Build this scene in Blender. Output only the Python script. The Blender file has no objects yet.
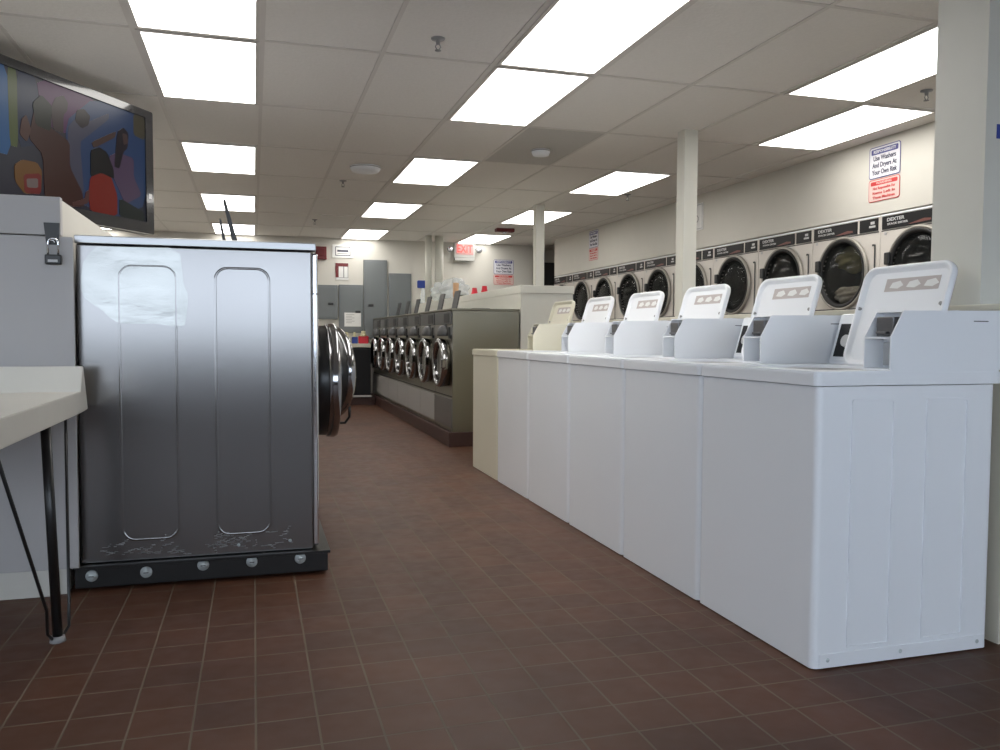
import bpy, bmesh, math, random
from mathutils import Vector, Matrix
random.seed(7)
S = bpy.context.scene
COL = S.collection
PI = math.pi
CZ = 1.05            # camera height above the tiles

# ------------------------------------------------------------------ materials
def mat(name, col, rough=.5, metal=0.0, spec=.5, emit=None, es=0.0, alpha=1.0, trans=0.0, coat=0.0):
    m = bpy.data.materials.new(name); m.use_nodes = True
    b = m.node_tree.nodes['Principled BSDF']
    b.inputs['Base Color'].default_value = (*col, 1)
    b.inputs['Roughness'].default_value = rough
    b.inputs['Metallic'].default_value = metal
    b.inputs['Specular IOR Level'].default_value = spec
    b.inputs['Coat Weight'].default_value = coat
    if emit:
        b.inputs['Emission Color'].default_value = (*emit, 1); b.inputs['Emission Strength'].default_value = es
    if alpha < 1: b.inputs['Alpha'].default_value = alpha
    if trans: b.inputs['Transmission Weight'].default_value = trans
    return m

def noisy(m, scale=(1, 1, 1), nscale=30, amount=.15, bump=.0, rough_var=0.0, detail=4):
    """object-space noise that varies colour, roughness and relief a little"""
    nt = m.node_tree; N = nt.nodes; L = nt.links; b = N['Principled BSDF']
    tc = N.new('ShaderNodeTexCoord'); mp = N.new('ShaderNodeMapping'); mp.inputs['Scale'].default_value = scale
    no = N.new('ShaderNodeTexNoise'); no.inputs['Scale'].default_value = nscale; no.inputs['Detail'].default_value = detail
    L.new(tc.outputs['Object'], mp.inputs['Vector']); L.new(mp.outputs['Vector'], no.inputs['Vector'])
    base = list(b.inputs['Base Color'].default_value)
    if amount:
        mx = N.new('ShaderNodeMix'); mx.data_type = 'RGBA'
        mx.inputs[6].default_value = [c*(1-amount) for c in base[:3]]+[1]
        mx.inputs[7].default_value = [min(1, c*(1+amount)) for c in base[:3]]+[1]
        L.new(no.outputs['Fac'], mx.inputs[0]); L.new(mx.outputs[2], b.inputs['Base Color'])
    if rough_var:
        mr = N.new('ShaderNodeMapRange'); r = b.inputs['Roughness'].default_value
        mr.inputs[3].default_value = max(.02, r-rough_var); mr.inputs[4].default_value = r+rough_var
        L.new(no.outputs['Fac'], mr.inputs[0]); L.new(mr.outputs[0], b.inputs['Roughness'])
    if bump:
        bp = N.new('ShaderNodeBump'); bp.inputs['Strength'].default_value = bump; bp.inputs['Distance'].default_value = .01
        L.new(no.outputs['Fac'], bp.inputs['Height']); L.new(bp.outputs['Normal'], b.inputs['Normal'])
    return m

M = {}
M['wall'] = noisy(mat('wall_paint', (.60, .58, .525), .6), nscale=6, amount=.03, bump=.03)
M['cream'] = noisy(mat('cream_paint', (.70, .66, .55), .45), nscale=8, amount=.03)
M['post'] = noisy(mat('post_paint', (.68, .67, .60), .45), nscale=8, amount=.03)
M['white'] = noisy(mat('white_enamel', (.84, .86, .89), .3, coat=.2), nscale=2, amount=.012, detail=1)
M['almond'] = noisy(mat('almond_enamel', (.72, .69, .56), .3, coat=.2), nscale=2, amount=.012, detail=1)
M['seam'] = mat('dark_seam', (.06, .06, .06), .7)
M['black'] = mat('black_plastic', (.015, .015, .015), .35)
M['blackm'] = noisy(mat('black_painted_steel', (.012, .012, .012), .3), nscale=12, amount=.3)
M['grey'] = mat('grey_plastic', (.28, .28, .28), .45)
M['dgrey'] = mat('dark_grey_plastic', (.06, .06, .062), .45)
M['ltgrey'] = mat('light_grey_plastic', (.5, .5, .5), .4)
M['bolt'] = mat('zinc', (.50, .54, .54), .55, .3)
M['chrome'] = mat('chrome', (.75, .75, .76), .12, 1)
M['chrome2'] = mat('door_chrome', (.34, .34, .35), .1, 1)
M['steel'] = noisy(mat('brushed_stainless', (.225, .218, .215), .20, 1), scale=(.5, 1, 30), nscale=20, amount=.05, rough_var=.03)
M['steelcap'] = mat('bright_stainless', (.42, .42, .425), .3, 1)
M['steel2'] = noisy(mat('dull_stainless', (.27, .255, .205), .34, 1), scale=(1, 1, 20), nscale=12, amount=.06, rough_var=.06)
M['film'] = noisy(mat('protective_film', (.26, .26, .25), .2, .92), scale=(1, 1, 2.2), nscale=5, amount=.12, bump=.16, rough_var=.1)
M['backwall'] = mat('brown_storefront', (.10, .08, .07), .6)
M['cabwhite'] = noisy(mat('cabinet_paint', (.44, .425, .42), .45), nscale=3, amount=.02)
M['exitgrey'] = mat('exit_housing', (.40, .40, .38), .5)
M['panelgrey'] = noisy(mat('panel_grey_paint', (.16, .175, .18), .45), nscale=4, amount=.06)
M['glass'] = mat('dark_glass', (.012, .013, .013), .06, 0, .6, coat=.5)
M['doorglass'] = mat('door_glass', (.02, .022, .022), .06, 0, .35, alpha=.3)
M['drum'] = mat('drum_steel', (.075, .073, .068), .6, .2)
M['dryer'] = noisy(mat('dryer_enamel', (.66, .62, .57), .38), nscale=5, amount=.03)
M['bezel'] = mat('dryer_door_trim', (.36, .34, .30), .35, .3)
M['gasket'] = mat('rubber_gasket', (.02, .02, .02), .6)
M['plate'] = mat('black_fascia', (.008, .008, .009), .45, spec=.3)
M['label_lt'] = mat('printed_light', (.55, .55, .55), .5)
M['swoosh'] = mat('printed_red', (.16, .06, .05), .5)
M['base'] = noisy(mat('base_tile', (.050, .021, .017), .5), nscale=9, amount=.15)
M['table'] = noisy(mat('table_laminate', (.68, .66, .60), .4), nscale=14, amount=.03)
M['paper'] = noisy(mat('paper', (.78, .78, .76), .7), nscale=14, amount=.05)
M['signwhite'] = mat('sign_white', (.66, .66, .70), .5)
M['signpink'] = mat('sign_pinkish', (.68, .50, .46), .5)
M['blue'] = mat('sign_navy', (.06, .06, .22), .5)
M['ink'] = mat('sign_ink', (.03, .03, .07), .5)
M['red'] = mat('sign_red', (.55, .04, .04), .5)
M['redpl'] = mat('red_plastic', (.62, .02, .04), .35)
M['darkred'] = mat('dark_red_plastic', (.14, .012, .014), .4)
M['bluepl'] = mat('blue_plastic', (.03, .06, .30), .4)
M['yellowpl'] = mat('pale_yellow_plastic', (.65, .60, .38), .45)
M['tan'] = mat('tan_card', (.45, .27, .15), .7)
M['bag'] = noisy(mat('clear_bag_plastic', (.75, .80, .82), .25, alpha=.45), nscale=22, amount=.1, bump=.6)
M['lens'] = mat('light_lens', (.9, .9, .9), .4, emit=(1, .975, .93), es=8.0)
M['exitglow'] = mat('exit_letters', (.8, .05, .04), .4, emit=(1, .03, .03), es=.9)
M['exitface'] = mat('exit_face', (.40, .22, .21), .4, emit=(1, .10, .08), es=.06)
M['bulb'] = mat('lamp_glass', (.6, .62, .65), .08, .7, .8)
M['cloth1'] = noisy(mat('olive_cloth', (.24, .22, .11), .9), nscale=40, amount=.4, bump=.5)
M['cloth2'] = noisy(mat('pale_cloth', (.55, .50, .40), .9), nscale=40, amount=.2, bump=.5)
M['blockout'] = mat('dark_room', (.05, .05, .05), .8)
M['stainedtile'] = noisy(mat('greyer_ceiling_tile', (.55, .54, .52), .8), nscale=60, amount=.05, bump=.1)
M['ceil'] = noisy(mat('ceiling_tile', (.80, .78, .75), .85), nscale=55, amount=.05, bump=.15)
M['grid'] = mat('ceiling_grid_bar', (.68, .655, .625), .5)
M['winframe'] = mat('bronze_frame', (.08, .07, .06), .4, .5)
M['winglass'] = mat('clear_window_glass', (1, 1, 1), .0, trans=0, alpha=.08)
M['asphalt'] = noisy(mat('asphalt', (.22, .22, .22), .9), nscale=3, amount=.1)
M['rubber'] = mat('rubber_foot', (.3, .3, .3), .7)
M['lint'] = mat('dried_soap_smear', (.26, .255, .25), .7)

# floor: quarry tile with grout
def floor_mat():
    m = mat('quarry_tile', (.12, .05, .035), .42, spec=.32); nt = m.node_tree; N = nt.nodes; L = nt.links; b = N['Principled BSDF']
    tc = N.new('ShaderNodeTexCoord'); mp = N.new('ShaderNodeMapping'); mp.inputs['Location'].default_value = (.0035, .0, 0)
    br = N.new('ShaderNodeTexBrick'); br.offset = 0; br.squash = 1
    br.inputs['Scale'].default_value = 1; br.inputs['Brick Width'].default_value = .1625; br.inputs['Row Height'].default_value = .1625
    br.inputs['Mortar Size'].default_value = .0034; br.inputs['Mortar Smooth'].default_value = .25; br.inputs['Bias'].default_value = 0
    br.inputs['Color1'].default_value = (.096, .037, .018, 1); br.inputs['Color2'].default_value = (.074, .029, .015, 1)
    br.inputs['Mortar'].default_value = (.145, .115, .082, 1)
    L.new(tc.outputs['Object'], mp.inputs['Vector']); L.new(mp.outputs['Vector'], br.inputs['Vector'])
    no = N.new('ShaderNodeTexNoise'); no.inputs['Scale'].default_value = 2.2; no.inputs['Detail'].default_value = 6
    L.new(tc.outputs['Object'], no.inputs['Vector'])
    mr = N.new('ShaderNodeMapRange'); mr.inputs[1].default_value = .3; mr.inputs[2].default_value = .7
    mr.inputs[3].default_value = .78; mr.inputs[4].default_value = 1.18
    L.new(no.outputs['Fac'], mr.inputs[0])
    mx = N.new('ShaderNodeVectorMath'); mx.operation = 'MULTIPLY'
    L.new(br.outputs['Color'], mx.inputs[0]); L.new(mr.outputs[0], mx.inputs[1]); L.new(mx.outputs[0], b.inputs['Base Color'])
    n2 = N.new('ShaderNodeTexNoise'); n2.inputs['Scale'].default_value = 14; L.new(tc.outputs['Object'], n2.inputs['Vector'])
    r2 = N.new('ShaderNodeMapRange'); r2.inputs[3].default_value = .42; r2.inputs[4].default_value = .62
    L.new(n2.outputs['Fac'], r2.inputs[0])
    r3 = N.new('ShaderNodeMath'); r3.operation = 'MAXIMUM'
    r4 = N.new('ShaderNodeMath'); r4.operation = 'MULTIPLY'; r4.inputs[1].default_value = .8
    L.new(br.outputs['Fac'], r4.inputs[0]); L.new(r4.outputs[0], r3.inputs[0]); L.new(r2.outputs[0], r3.inputs[1])
    L.new(r3.outputs[0], b.inputs['Roughness'])
    bp = N.new('ShaderNodeBump'); bp.invert = True; bp.inputs['Strength'].default_value = .35; bp.inputs['Distance'].default_value = .003
    L.new(br.outputs['Fac'], bp.inputs['Height']); L.new(bp.outputs['Normal'], b.inputs['Normal'])
    return m
M['floor'] = floor_mat()

# ------------------------------------------------------------------ mesh helpers
def box(bm, x0, x1, y0, y1, z0, z1, bev=0, seg=2):
    vs = [bm.verts.new((x, y, z)) for x in (x0, x1) for y in (y0, y1) for z in (z0, z1)]
    fs = [(0, 1, 3, 2), (4, 6, 7, 5), (0, 4, 5, 1), (2, 3, 7, 6), (0, 2, 6, 4), (1, 5, 7, 3)]
    faces = [bm.faces.new([vs[i] for i in f]) for f in fs]
    if bev:
        es = list({e for f in faces for e in f.edges})
        bmesh.ops.bevel(bm, geom=es, offset=bev, segments=seg, affect='EDGES', profile=.5)

def prism(bm, pts, axis, a, b):
    """extrude a 2-D outline between a and b along an axis; pts are the other two coordinates in order"""
    def P(p, t):
        return {'x': (t, p[0], p[1]), 'y': (p[0], t, p[1]), 'z': (p[0], p[1], t)}[axis]
    A = [bm.verts.new(P(p, a)) for p in pts]; B = [bm.verts.new(P(p, b)) for p in pts]
    n = len(pts); fs = [bm.faces.new(A), bm.faces.new(B[::-1])]
    for i in range(n):
        fs.append(bm.faces.new([A[i], B[i], B[(i+1) % n], A[(i+1) % n]]))
    bmesh.ops.recalc_face_normals(bm, faces=fs)

def ring_prism(bm, outer, inner, axis, a, b):
    """a flat frame: outline outer with hole inner (same number of points)"""
    def P(p, t):
        return {'x': (t, p[0], p[1]), 'y': (p[0], t, p[1]), 'z': (p[0], p[1], t)}[axis]
    n = len(outer); fs = []
    V = [[bm.verts.new(P(p, t)) for p in loop] for t in (a, b) for loop in (outer, inner)]
    for i in range(n):
        j = (i+1) % n
        fs.append(bm.faces.new([V[0][i], V[0][j], V[1][j], V[1][i]]))
        fs.append(bm.faces.new([V[2][i], V[3][i], V[3][j], V[2][j]]))
        fs.append(bm.faces.new([V[0][i], V[2][i], V[2][j], V[0][j]]))
        fs.append(bm.faces.new([V[1][i], V[1][j], V[3][j], V[3][i]]))
    bmesh.ops.recalc_face_normals(bm, faces=fs)

def rrect(x0, x1, y0, y1, r, n=6):
    pts = []
    for cx, cy, a0 in ((x1-r, y1-r, 0), (x0+r, y1-r, 90), (x0+r, y0+r, 180), (x1-r, y0+r, 270)):
        for k in range(n+1):
            a = math.radians(a0+90*k/n); pts.append((cx+r*math.cos(a), cy+r*math.sin(a)))
    return pts

def cyl(bm, p0, p1, r0, r1=None, n=16, cap=True):
    r1 = r0 if r1 is None else r1
    p0 = Vector(p0); p1 = Vector(p1); d = (p1-p0).normalized()
    u = d.orthogonal().normalized(); v = d.cross(u)
    A = []; B = []
    for i in range(n):
        a = 2*PI*i/n; w = u*math.cos(a)+v*math.sin(a)
        A.append(bm.verts.new(p0+w*r0)); B.append(bm.verts.new(p1+w*r1))
    fs = [bm.faces.new([A[i], A[(i+1) % n], B[(i+1) % n], B[i]]) for i in range(n)]
    for f in fs: f.smooth = True
    if cap: fs += [bm.faces.new(A[::-1]), bm.faces.new(B)]
    return fs

def tube(bm, pts, r, n=10):
    pts = [Vector(p) for p in pts]; rings = []
    u = None
    for i, p in enumerate(pts):
        d = (pts[min(i+1, len(pts)-1)]-pts[max(i-1, 0)]).normalized()
        u = d.orthogonal().normalized() if u is None else (u-d*u.dot(d)).normalized()
        v = d.cross(u)
        rings.append([bm.verts.new(p+(u*math.cos(2*PI*k/n)+v*math.sin(2*PI*k/n))*r) for k in range(n)])
    for A, B in zip(rings, rings[1:]):
        for k in range(n):
            bm.faces.new([A[k], A[(k+1) % n], B[(k+1) % n], B[k]]).smooth = True
    bm.faces.new(rings[0][::-1]); bm.faces.new(rings[-1])

def lathe(bm, prof, axis='z', c=(0, 0, 0), n=32, smooth=True, cap=True):
    """revolve (radius, height) profile about an axis through c"""
    rings = []
    for r, h in prof:
        R_ = []
        for k in range(n):
            a = 2*PI*k/n; x, y = r*math.cos(a), r*math.sin(a)
            p = {'z': (x, y, h), 'x': (h, x, y), 'y': (y, h, x)}[axis]
            R_.append(bm.verts.new((p[0]+c[0], p[1]+c[1], p[2]+c[2])))
        rings.append(R_)
    fs = []
    for A, B in zip(rings, rings[1:]):
        for k in range(n):
            f = bm.faces.new([A[k], A[(k+1) % n], B[(k+1) % n], B[k]]); f.smooth = smooth; fs.append(f)
    if prof[0] == prof[-1]: cap = False
    if cap and prof[0][0] > 1e-5: fs.append(bm.faces.new(rings[0][::-1]))
    if cap and prof[-1][0] > 1e-5: fs.append(bm.faces.new(rings[-1]))
    bmesh.ops.remove_doubles(bm, verts=[v for R_ in rings for v in R_], dist=1e-6)

def obj(name, bm, m, parent=None, sharp=35):
    bmesh.ops.recalc_face_normals(bm, faces=bm.faces)
    me = bpy.data.meshes.new(name); bm.to_mesh(me); bm.free()
    me.materials.append(M[m] if isinstance(m, str) else m)
    o = bpy.data.objects.new(name, me); COL.objects.link(o)
    if parent: o.parent = parent
    return o

def mk(name, m, parent, fn, *a, **k):
    bm = bmesh.new(); fn(bm, *a, **k); return obj(name, bm, m, parent)

def mkbox(name, m, parent, *a, **k): return mk(name, m, parent, box, *a, **k)

def thing(name, label, cat, loc=(0, 0, 0), rotz=0, group=None):
    o = bpy.data.objects.new(name, None); COL.objects.link(o)
    o.location = loc; o.rotation_euler = (0, 0, rotz); o.empty_display_size = .1
    return tag(o, label, cat, group)

def tag(o, label, cat, group=None):
    o['label'] = label; o['category'] = cat
    if group: o['group'] = group
    return o

def structure(o):
    o['kind'] = 'structure'; return o

def dup(root, loc, label=None, skip=()):
    r = root.copy(); COL.objects.link(r); r.location = loc
    if label: r['label'] = label
    def rec(src, dst):
        for ch in list(src.children):
            if ch.name.split('.')[0] in skip: continue
            c = ch.copy(); COL.objects.link(c); c.parent = dst
            rec(ch, c)
    rec(root, r)
    return r

def text(name, s, size, loc, rot, m, parent, width=None):
    cu = bpy.data.curves.new(name, 'FONT'); cu.body = s; cu.size = size; cu.align_x = 'CENTER'; cu.align_y = 'CENTER'
    cu.extrude = .0006; cu.offset = size*.025
    cu.materials.append(M[m]); o = bpy.data.objects.new(name, cu); COL.objects.link(o)
    bpy.context.view_layer.update()
    if width and o.dimensions.x > 1e-4: o.scale = (width/o.dimensions.x, 1, 1)
    me = bpy.data.meshes.new_from_object(o.evaluated_get(bpy.context.evaluated_depsgraph_get()))
    sc = o.scale.copy(); bpy.data.objects.remove(o)
    o = bpy.data.objects.new(name, me); COL.objects.link(o); o.scale = sc
    o.location = loc; o.rotation_euler = rot; o.parent = parent
    return o

ROT_W = (PI/2, 0, -PI/2)     # lettering that faces -X (on the right wall)
ROT_F = (PI/2, 0, 0)         # lettering that faces -Y (on the far wall)

# ------------------------------------------------------------------ room shell
CEIL = CZ+1.49
FARY = 12.98; LX = -4.2; DX = 4.5; BY = -3.6
structure(mkbox('floor', 'floor', None, LX-.1, 6.6, BY-.1, 14.2, -.12, 0))
structure(mkbox('ceiling', 'ceil', None, LX-.1, 6.6, BY-.1, 14.2, CEIL, CEIL+.1))
bm = bmesh.new(); box(bm, LX-.1, LX, BY, FARY, 0, .9); box(bm, LX-.1, LX, BY, FARY, 2.42, CEIL); box(bm, LX-.1, LX, 1.0, FARY, .9, 2.42); box(bm, LX-.1, LX, BY, BY+.4, .9, 2.42)
structure(obj('wall_left', bm, 'wall'))
bm = bmesh.new()
for y in (BY+.4, -1.8, -.35, .95): box(bm, LX-.08, LX-.02, y, y+.05, .9, 2.42)
box(bm, LX-.08, LX-.02, BY+.4, 1.0, .9, .95); box(bm, LX-.08, LX-.02, BY+.4, 1.0, 2.37, 2.42)
structure(obj('window_2', bm, 'winframe'))
structure(mkbox('wall_far', 'wall', None, LX, 4.42, FARY, FARY+.12, 0, CEIL))
bm = bmesh.new(); box(bm, 4.42, 4.62, 13.5, 13.6, 0, CEIL); box(bm, 5.6, 6.6, 13.5, 13.6, 0, CEIL); box(bm, 4.62, 5.6, 13.5, 13.6, 2.32, CEIL)
box(bm, 4.42, 4.5, FARY+.12, 13.6, 0, CEIL)
structure(obj('wall_hallway', bm, 'wall'))
structure(mkbox('door_1', 'dgrey', None, 4.62, 5.6, 13.52, 13.56, 0, 2.32))
# right wall: soffit above the dryer stacks and the part behind them
DTOP = CZ+.915
DY0 = 5.137-.777; NDRY = 10; DPITCH = .777; DY1 = DY0+NDRY*DPITCH
bm = bmesh.new(); box(bm, DX, 6.5, DY0-1.6, DY1, DTOP+.012, CEIL)
box(bm, DX, DX+.1, BY, DY0-.01, 0, DTOP+.012); box(bm, DX, 6.5, BY, DY0-1.6, DTOP+.012, CEIL); box(bm, DX+.06, 6.5, DY1+.005, DY1+.1, 0, CEIL)
structure(obj('wall_right', bm, 'wall'))
structure(mkbox('wall_right_hall', 'wall', None, 6.5, 6.6, BY, 13.6, 0, CEIL))
# storefront wall behind the camera
bm = bmesh.new()
box(bm, LX, 6.5, BY-.1, BY, 0, .9); box(bm, LX, 6.5, BY-.1, BY, 2.42, CEIL); box(bm, LX, LX+.5, BY-.1, BY, .9, 2.42); box(bm, 4.6, 6.5, BY-.1, BY, .9, 2.42)
structure(obj('wall_back', bm, 'backwall'))
bm = bmesh.new()
for x in (LX+.5, -2.2, -.6, 1.0, 2.6, 4.55): box(bm, x, x+.05, BY-.08, BY-.02, .9, 2.42)
box(bm, LX+.5, 4.6, BY-.08, BY-.02, .9, .95); box(bm, LX+.5, 4.6, BY-.08, BY-.02, 2.37, 2.42)
structure(obj('window_1', bm, 'winframe'))
structure(mkbox('ground', 'asphalt', None, -40, 40, -60, 40, -.24, -.2))

# suspended ceiling bars
GX = -.555; GY = 4.42
bm = bmesh.new()
i0, i1 = -6, 11
for i in range(i0, i1+1):
    x = GX+.61*i
    if x > 6.4: continue
    w = .016 if i == 3 else .0115
    box(bm, x-w, x+w, BY, 13.5, CEIL-.005, CEIL+.001)
for j in range(-6, 8):
    y = GY+1.22*j
    box(bm, LX, 6.5, y-.0115, y+.0115, CEIL-.0045, CEIL+.001)
structure(obj('trim_1', bm, 'grid'))
t = mkbox('ceiling_tile', 'stainedtile', None, GX+4*.61+.012, GX+5*.61-.012, GY+1.22+.012, GY+2.44-.012, CEIL-.003, CEIL-.0005)
tag(t, 'greyer replacement ceiling tile around the white smoke detector', 'ceiling tile')

# ------------------------------------------------------------------ ceiling lights
LW, LL = .61, 1.22
def make_light():
    t = thing('ceiling_light', '', 'ceiling light', group='fluorescent ceiling panels')
    ring = bmesh.new()
    ring_prism(ring, rrect(-LW/2+.013, LW/2-.013, -LL/2+.013, LL/2-.013, .001, 1), rrect(-LW/2+.034, LW/2-.034, -LL/2+.034, LL/2-.034, .001, 1), 'z', -.010, -.001)
    obj('frame', ring, 'grid', t)
    mkbox('diffuser', 'lens', t, -LW/2+.034, LW/2-.034, -LL/2+.034, LL/2-.034, -.007, -.002)
    return t
light0 = make_light(); first = True
ordn = ['nearest', 'second', 'third', 'fourth', 'fifth', 'sixth']
cols = [
    ('left column above the big stainless washer', 0, [(-1, 1), (0, 2), (2, 3), (4, 4), (6, 5)]),
    ('middle column over the tiled aisle', 3, [(-1, 1), (0, 2), (2, 3), (4, 4), (6, 5)]),
]
def put_light(i, j, label):
    global first
    loc = (GX+.61*(i+.5), GY+1.22*(j+.5), CEIL)
    if first: light0.location = loc; light0['label'] = label; first = False
    else: dup(light0, loc, label)
for desc, i, js in cols:
    names = {-3: 'glowing ceiling panel behind the viewer in the %s', -1: 'glowing panel cut by the photo top, %s',
             0: 'glowing panel touching the cut-off one, %s', 2: 'second separate smaller panel, %s', 4: 'next to last glowing panel, %s', 6: 'farthest glowing panel, %s'}
    for j, _ in js: put_light(i, j, names[j] % desc)
put_light(6, -1, 'large glowing panel at upper right, partly behind the near pillar')
put_light(7, 0, 'glowing panel closest to the sign wall above the dryers')
put_light(6, 2, 'glowing panel just left of the top of the near white post')
put_light(6, 4, 'glowing panel crossed by the far white post')
put_light(6, 6, 'farthest glowing panel of the right column, above the exit sign')
for j in (2, 4): put_light(-3, j, 'glowing ceiling panel of the outer left column, %s' % {-3: 'behind the viewer', -1: 'level with the cut-off panels', 2: 'above the television', 4: 'beyond the television'}[j])
put_light(-3, 6, 'farthest left glowing panel seen just under the television')

# ------------------------------------------------------------------ posts, pillar, partition, bulkheads
structure(mkbox('pillar', 'post', None, 2.43, 2.95, 2.285, 2.51, 0, CEIL))
structure(mkbox('pillar', 'post', None, 2.975, 3.085, 5.36, 5.47, 0, CEIL, bev=.006))
structure(mkbox('pillar', 'post', None, 3.075, 3.18, 8.9, 9.0, 0, CEIL, bev=.006))
structure(mkbox('wall_partition', 'cream', None, 2.44, 2.62, 2.175, 6.42, 0, CZ+.095))
structure(mkbox('trim_2', 'cream', None, 2.425, 2.64, 2.17, 6.44, CZ+.095, CZ+.118, bev=.004))
bm = bmesh.new(); box(bm, 2.465, 3.0, 7.56, FARY-.005, 0, CZ+.41); box(bm, 2.46, 3.01, 7.55, FARY-.005, CZ+.41, CZ+.487, bev=.004)
structure(obj('wall_bulkhead_middle', bm, 'post'))
# bulkhead behind the left island
bm = bmesh.new(); box(bm, -1.55, -.73, 3.642, 12.2, 0, CZ+.53)
structure(obj('wall_bulkhead_left', bm, 'wall'))

# ------------------------------------------------------------------ top-loading washers
WP = .7035; WY0 = 2.157; WX = 1.675
def screw_bm(bm, c, axis='y', r=.007, t=.003):
    lathe(bm, [(0, -t), (r*.7, -t), (r, -t*.3), (r, 0)] if axis == 'y' else [(0, t), (r*.7, t), (r, t*.3), (r, 0)], axis, c, n=12)

M['ltgrey2'] = mat('grey_fascia', (.22, .215, .20), .4, .4)
M['ctl'] = mat('control_grey', (.10, .10, .10), .5)
M['coinst'] = mat('coin_slide_steel', (.20, .20, .21), .35, .8)
def make_washer(kind, label):
    W = WP-.006; t = thing('top_load_washer', label, 'washing machine', (WX, WY0, 0), group='top-loading washers in a row')
    wm = kind
    D = .70
    bm = bmesh.new(); prism(bm, rrect(0, D, .0015, W, .022, 6), 'z', .004, .896); obj('cabinet', bm, wm, t)
    for i in range(2):
        for j in range(2):
            mk('foot', 'black', t, cyl, (.06+.57*i, .06+.58*j, 0), (.06+.57*i, .06+.58*j, .0075), .02, .016, 12)
    # embossed ribs of the side panel facing the front door of the shop
    bm = bmesh.new()
    for x0, x1 in ((.125, .29), (.415, .585)):
        ring_prism(bm, rrect(x0, x1, .06, .855, .008, 2), rrect(x0+.007, x1-.007, .067, .848, .006, 2), 'y', -.003, .003)
    obj('side_panel_rib', bm, wm, t)
    mkbox('kick_strip', wm, t, .024, D-.022, -.002, .003, .005, .05, bev=.001)
    for x in (.055, .335, D-.05):
        mk('screw', 'bolt', t, screw_bm, (x, -.002, .03))
    # deck with the tub opening under the lid
    bm = bmesh.new(); o = rrect(-.010, D+.03, .0, W, .022, 4); i = rrect(.09, .47, .12, W-.13, .05, 4)
    ring_prism(bm, o, i, 'z', .899, .944)
    top = [e for e in bm.edges if all(v.co.z > .943 for v in e.verts) and e.is_manifold and any(abs(f.normal.z) < .5 for f in e.link_faces)]
    bmesh.ops.bevel(bm, geom=top, offset=.006, segments=2, affect='EDGES')
    obj('deck', bm, wm, t)
    bm = bmesh.new(); lathe(bm, [(0, .5), (.19, .5), (.2, .52), (.2, .93), (.17, .935), (.165, .91)], 'z', (.28, W/2, 0), 28, cap=False)
    obj('tub', bm, 'ltgrey', t)
    mk('agitator', 'white', t, lathe, [(.09, .52), (.05, .56), (.035, .8), (.03, .86), (0, .87)], 'z', (.28, W/2, 0), 20)
    # console with a slanted face at the back
    z0, z1 = .944, 1.142
    bm = bmesh.new()
    prism(bm, [(.582, z0), (.640, z1), (.655, z1+.004), (.725, z1), (.74, z0)], 'y', .13, W-.004)
    obj('console', bm, wm, t)
    slope = Vector((.058, 0, z1-z0)).normalized(); nrm = Vector((-slope.z, 0, slope.x))
    def slab(name, m, y0, y1, s0, s1, th, par):
        bm = bmesh.new(); base = Vector((.582, 0, z0))
        vs = []
        for h in (0.0, th):
            for yy, ss in ((y0, s0), (y1, s0), (y1, s1), (y0, s1)):
                p = base+slope*ss+nrm*h; vs.append(bm.verts.new((p.x, yy, p.z)))
        for f in ((0, 1, 2, 3), (7, 6, 5, 4), (0, 4, 5, 1), (1, 5, 6, 2), (2, 6, 7, 3), (3, 7, 4, 0)): bm.faces.new([vs[k] for k in f])
        return obj(name, bm, m, par)
    bm = bmesh.new()
    fr = slab('panel_frame', wm, .20, W-.012, .010, .185, .006, t)
    cp = slab('control_panel', 'plate', .225, W-.03, .028, .165, .009, t)
    p = Vector((.582, W-.10, z0))+slope*.09+nrm*.009
    bm = bmesh.new(); cyl(bm, p, p+nrm*.02, .028, .024, 20); obj('dial', bm, 'ltgrey', cp)
    for k in range(3):
        q = Vector((.582, W-.20-.05*k, z0))+slope*.075+nrm*.009
        bm = bmesh.new(); cyl(bm, q, q+nrm*.006, .011, .010, 12); obj('button', bm, 'ltgrey', cp)
    # coin meter housing reaching forward over the deck
    b = thing('x', '', '')
    bpy.data.objects.remove(b)
    prof = [(.270, z0), (.270, 1.052), (.318, 1.137), (.725, 1.142), (.725, z0)]
    bm = bmesh.new()
    prism(bm, prof, 'y', .004, .009)                                      # near cheek
    prism(bm, prof, 'y', .122, .127)                                      # far cheek
    prism(bm, [(.345, z0+.004), (.345, 1.134), (.725, 1.140), (.725, z0+.004)], 'y', .009, .122)   # closed rear body
    prism(bm, [(.316, 1.132), (.318, 1.137), (.36, 1.138), (.36, 1.133)], 'y', .009, .122)         # top lip
    prism(bm, [(.270, 1.046), (.270, 1.052), (.345, 1.052), (.345, 1.046)], 'y', .009, .122)       # shelf between the two recesses
    prism(bm, [(.270, z0), (.270, z0+.006), (.345, z0+.006), (.345, z0)], 'y', .009, .122)
    h = obj('coin_box', bm, wm, t)
    bm = bmesh.new(); box(bm, .300, .345, .03, .105, 1.055, 1.118, bev=.003); box(bm, .285, .30, .045, .09, 1.062, 1.07, bev=.002)
    obj('coin_slide', bm, 'coinst', h)
    bm = bmesh.new(); box(bm, .335, .3445, .02, .112, .958, 1.035, bev=.003)
    obj('money_drawer', bm, 'ltgrey', h)
    mk('lock', 'bolt', h, cyl, (.335, .066, .99), (.325, .066, .99), .011, None, 14)
    mkbox('slot', 'seam', h, .60, .66, .0032, .0042, 1.104, 1.107)
    # lid, hinged at the back and standing open against the console
    hb = Vector((.532, 0, .940)); ht = Vector((.645, 0, 1.318)); sl = (ht-hb); Lh = sl.length; sl.normalize(); nn = Vector((-sl.z, 0, sl.x))
    def lidpt(u, v, w): q = hb+sl*v+nn*w; return (q.x, u, q.z)
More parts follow.
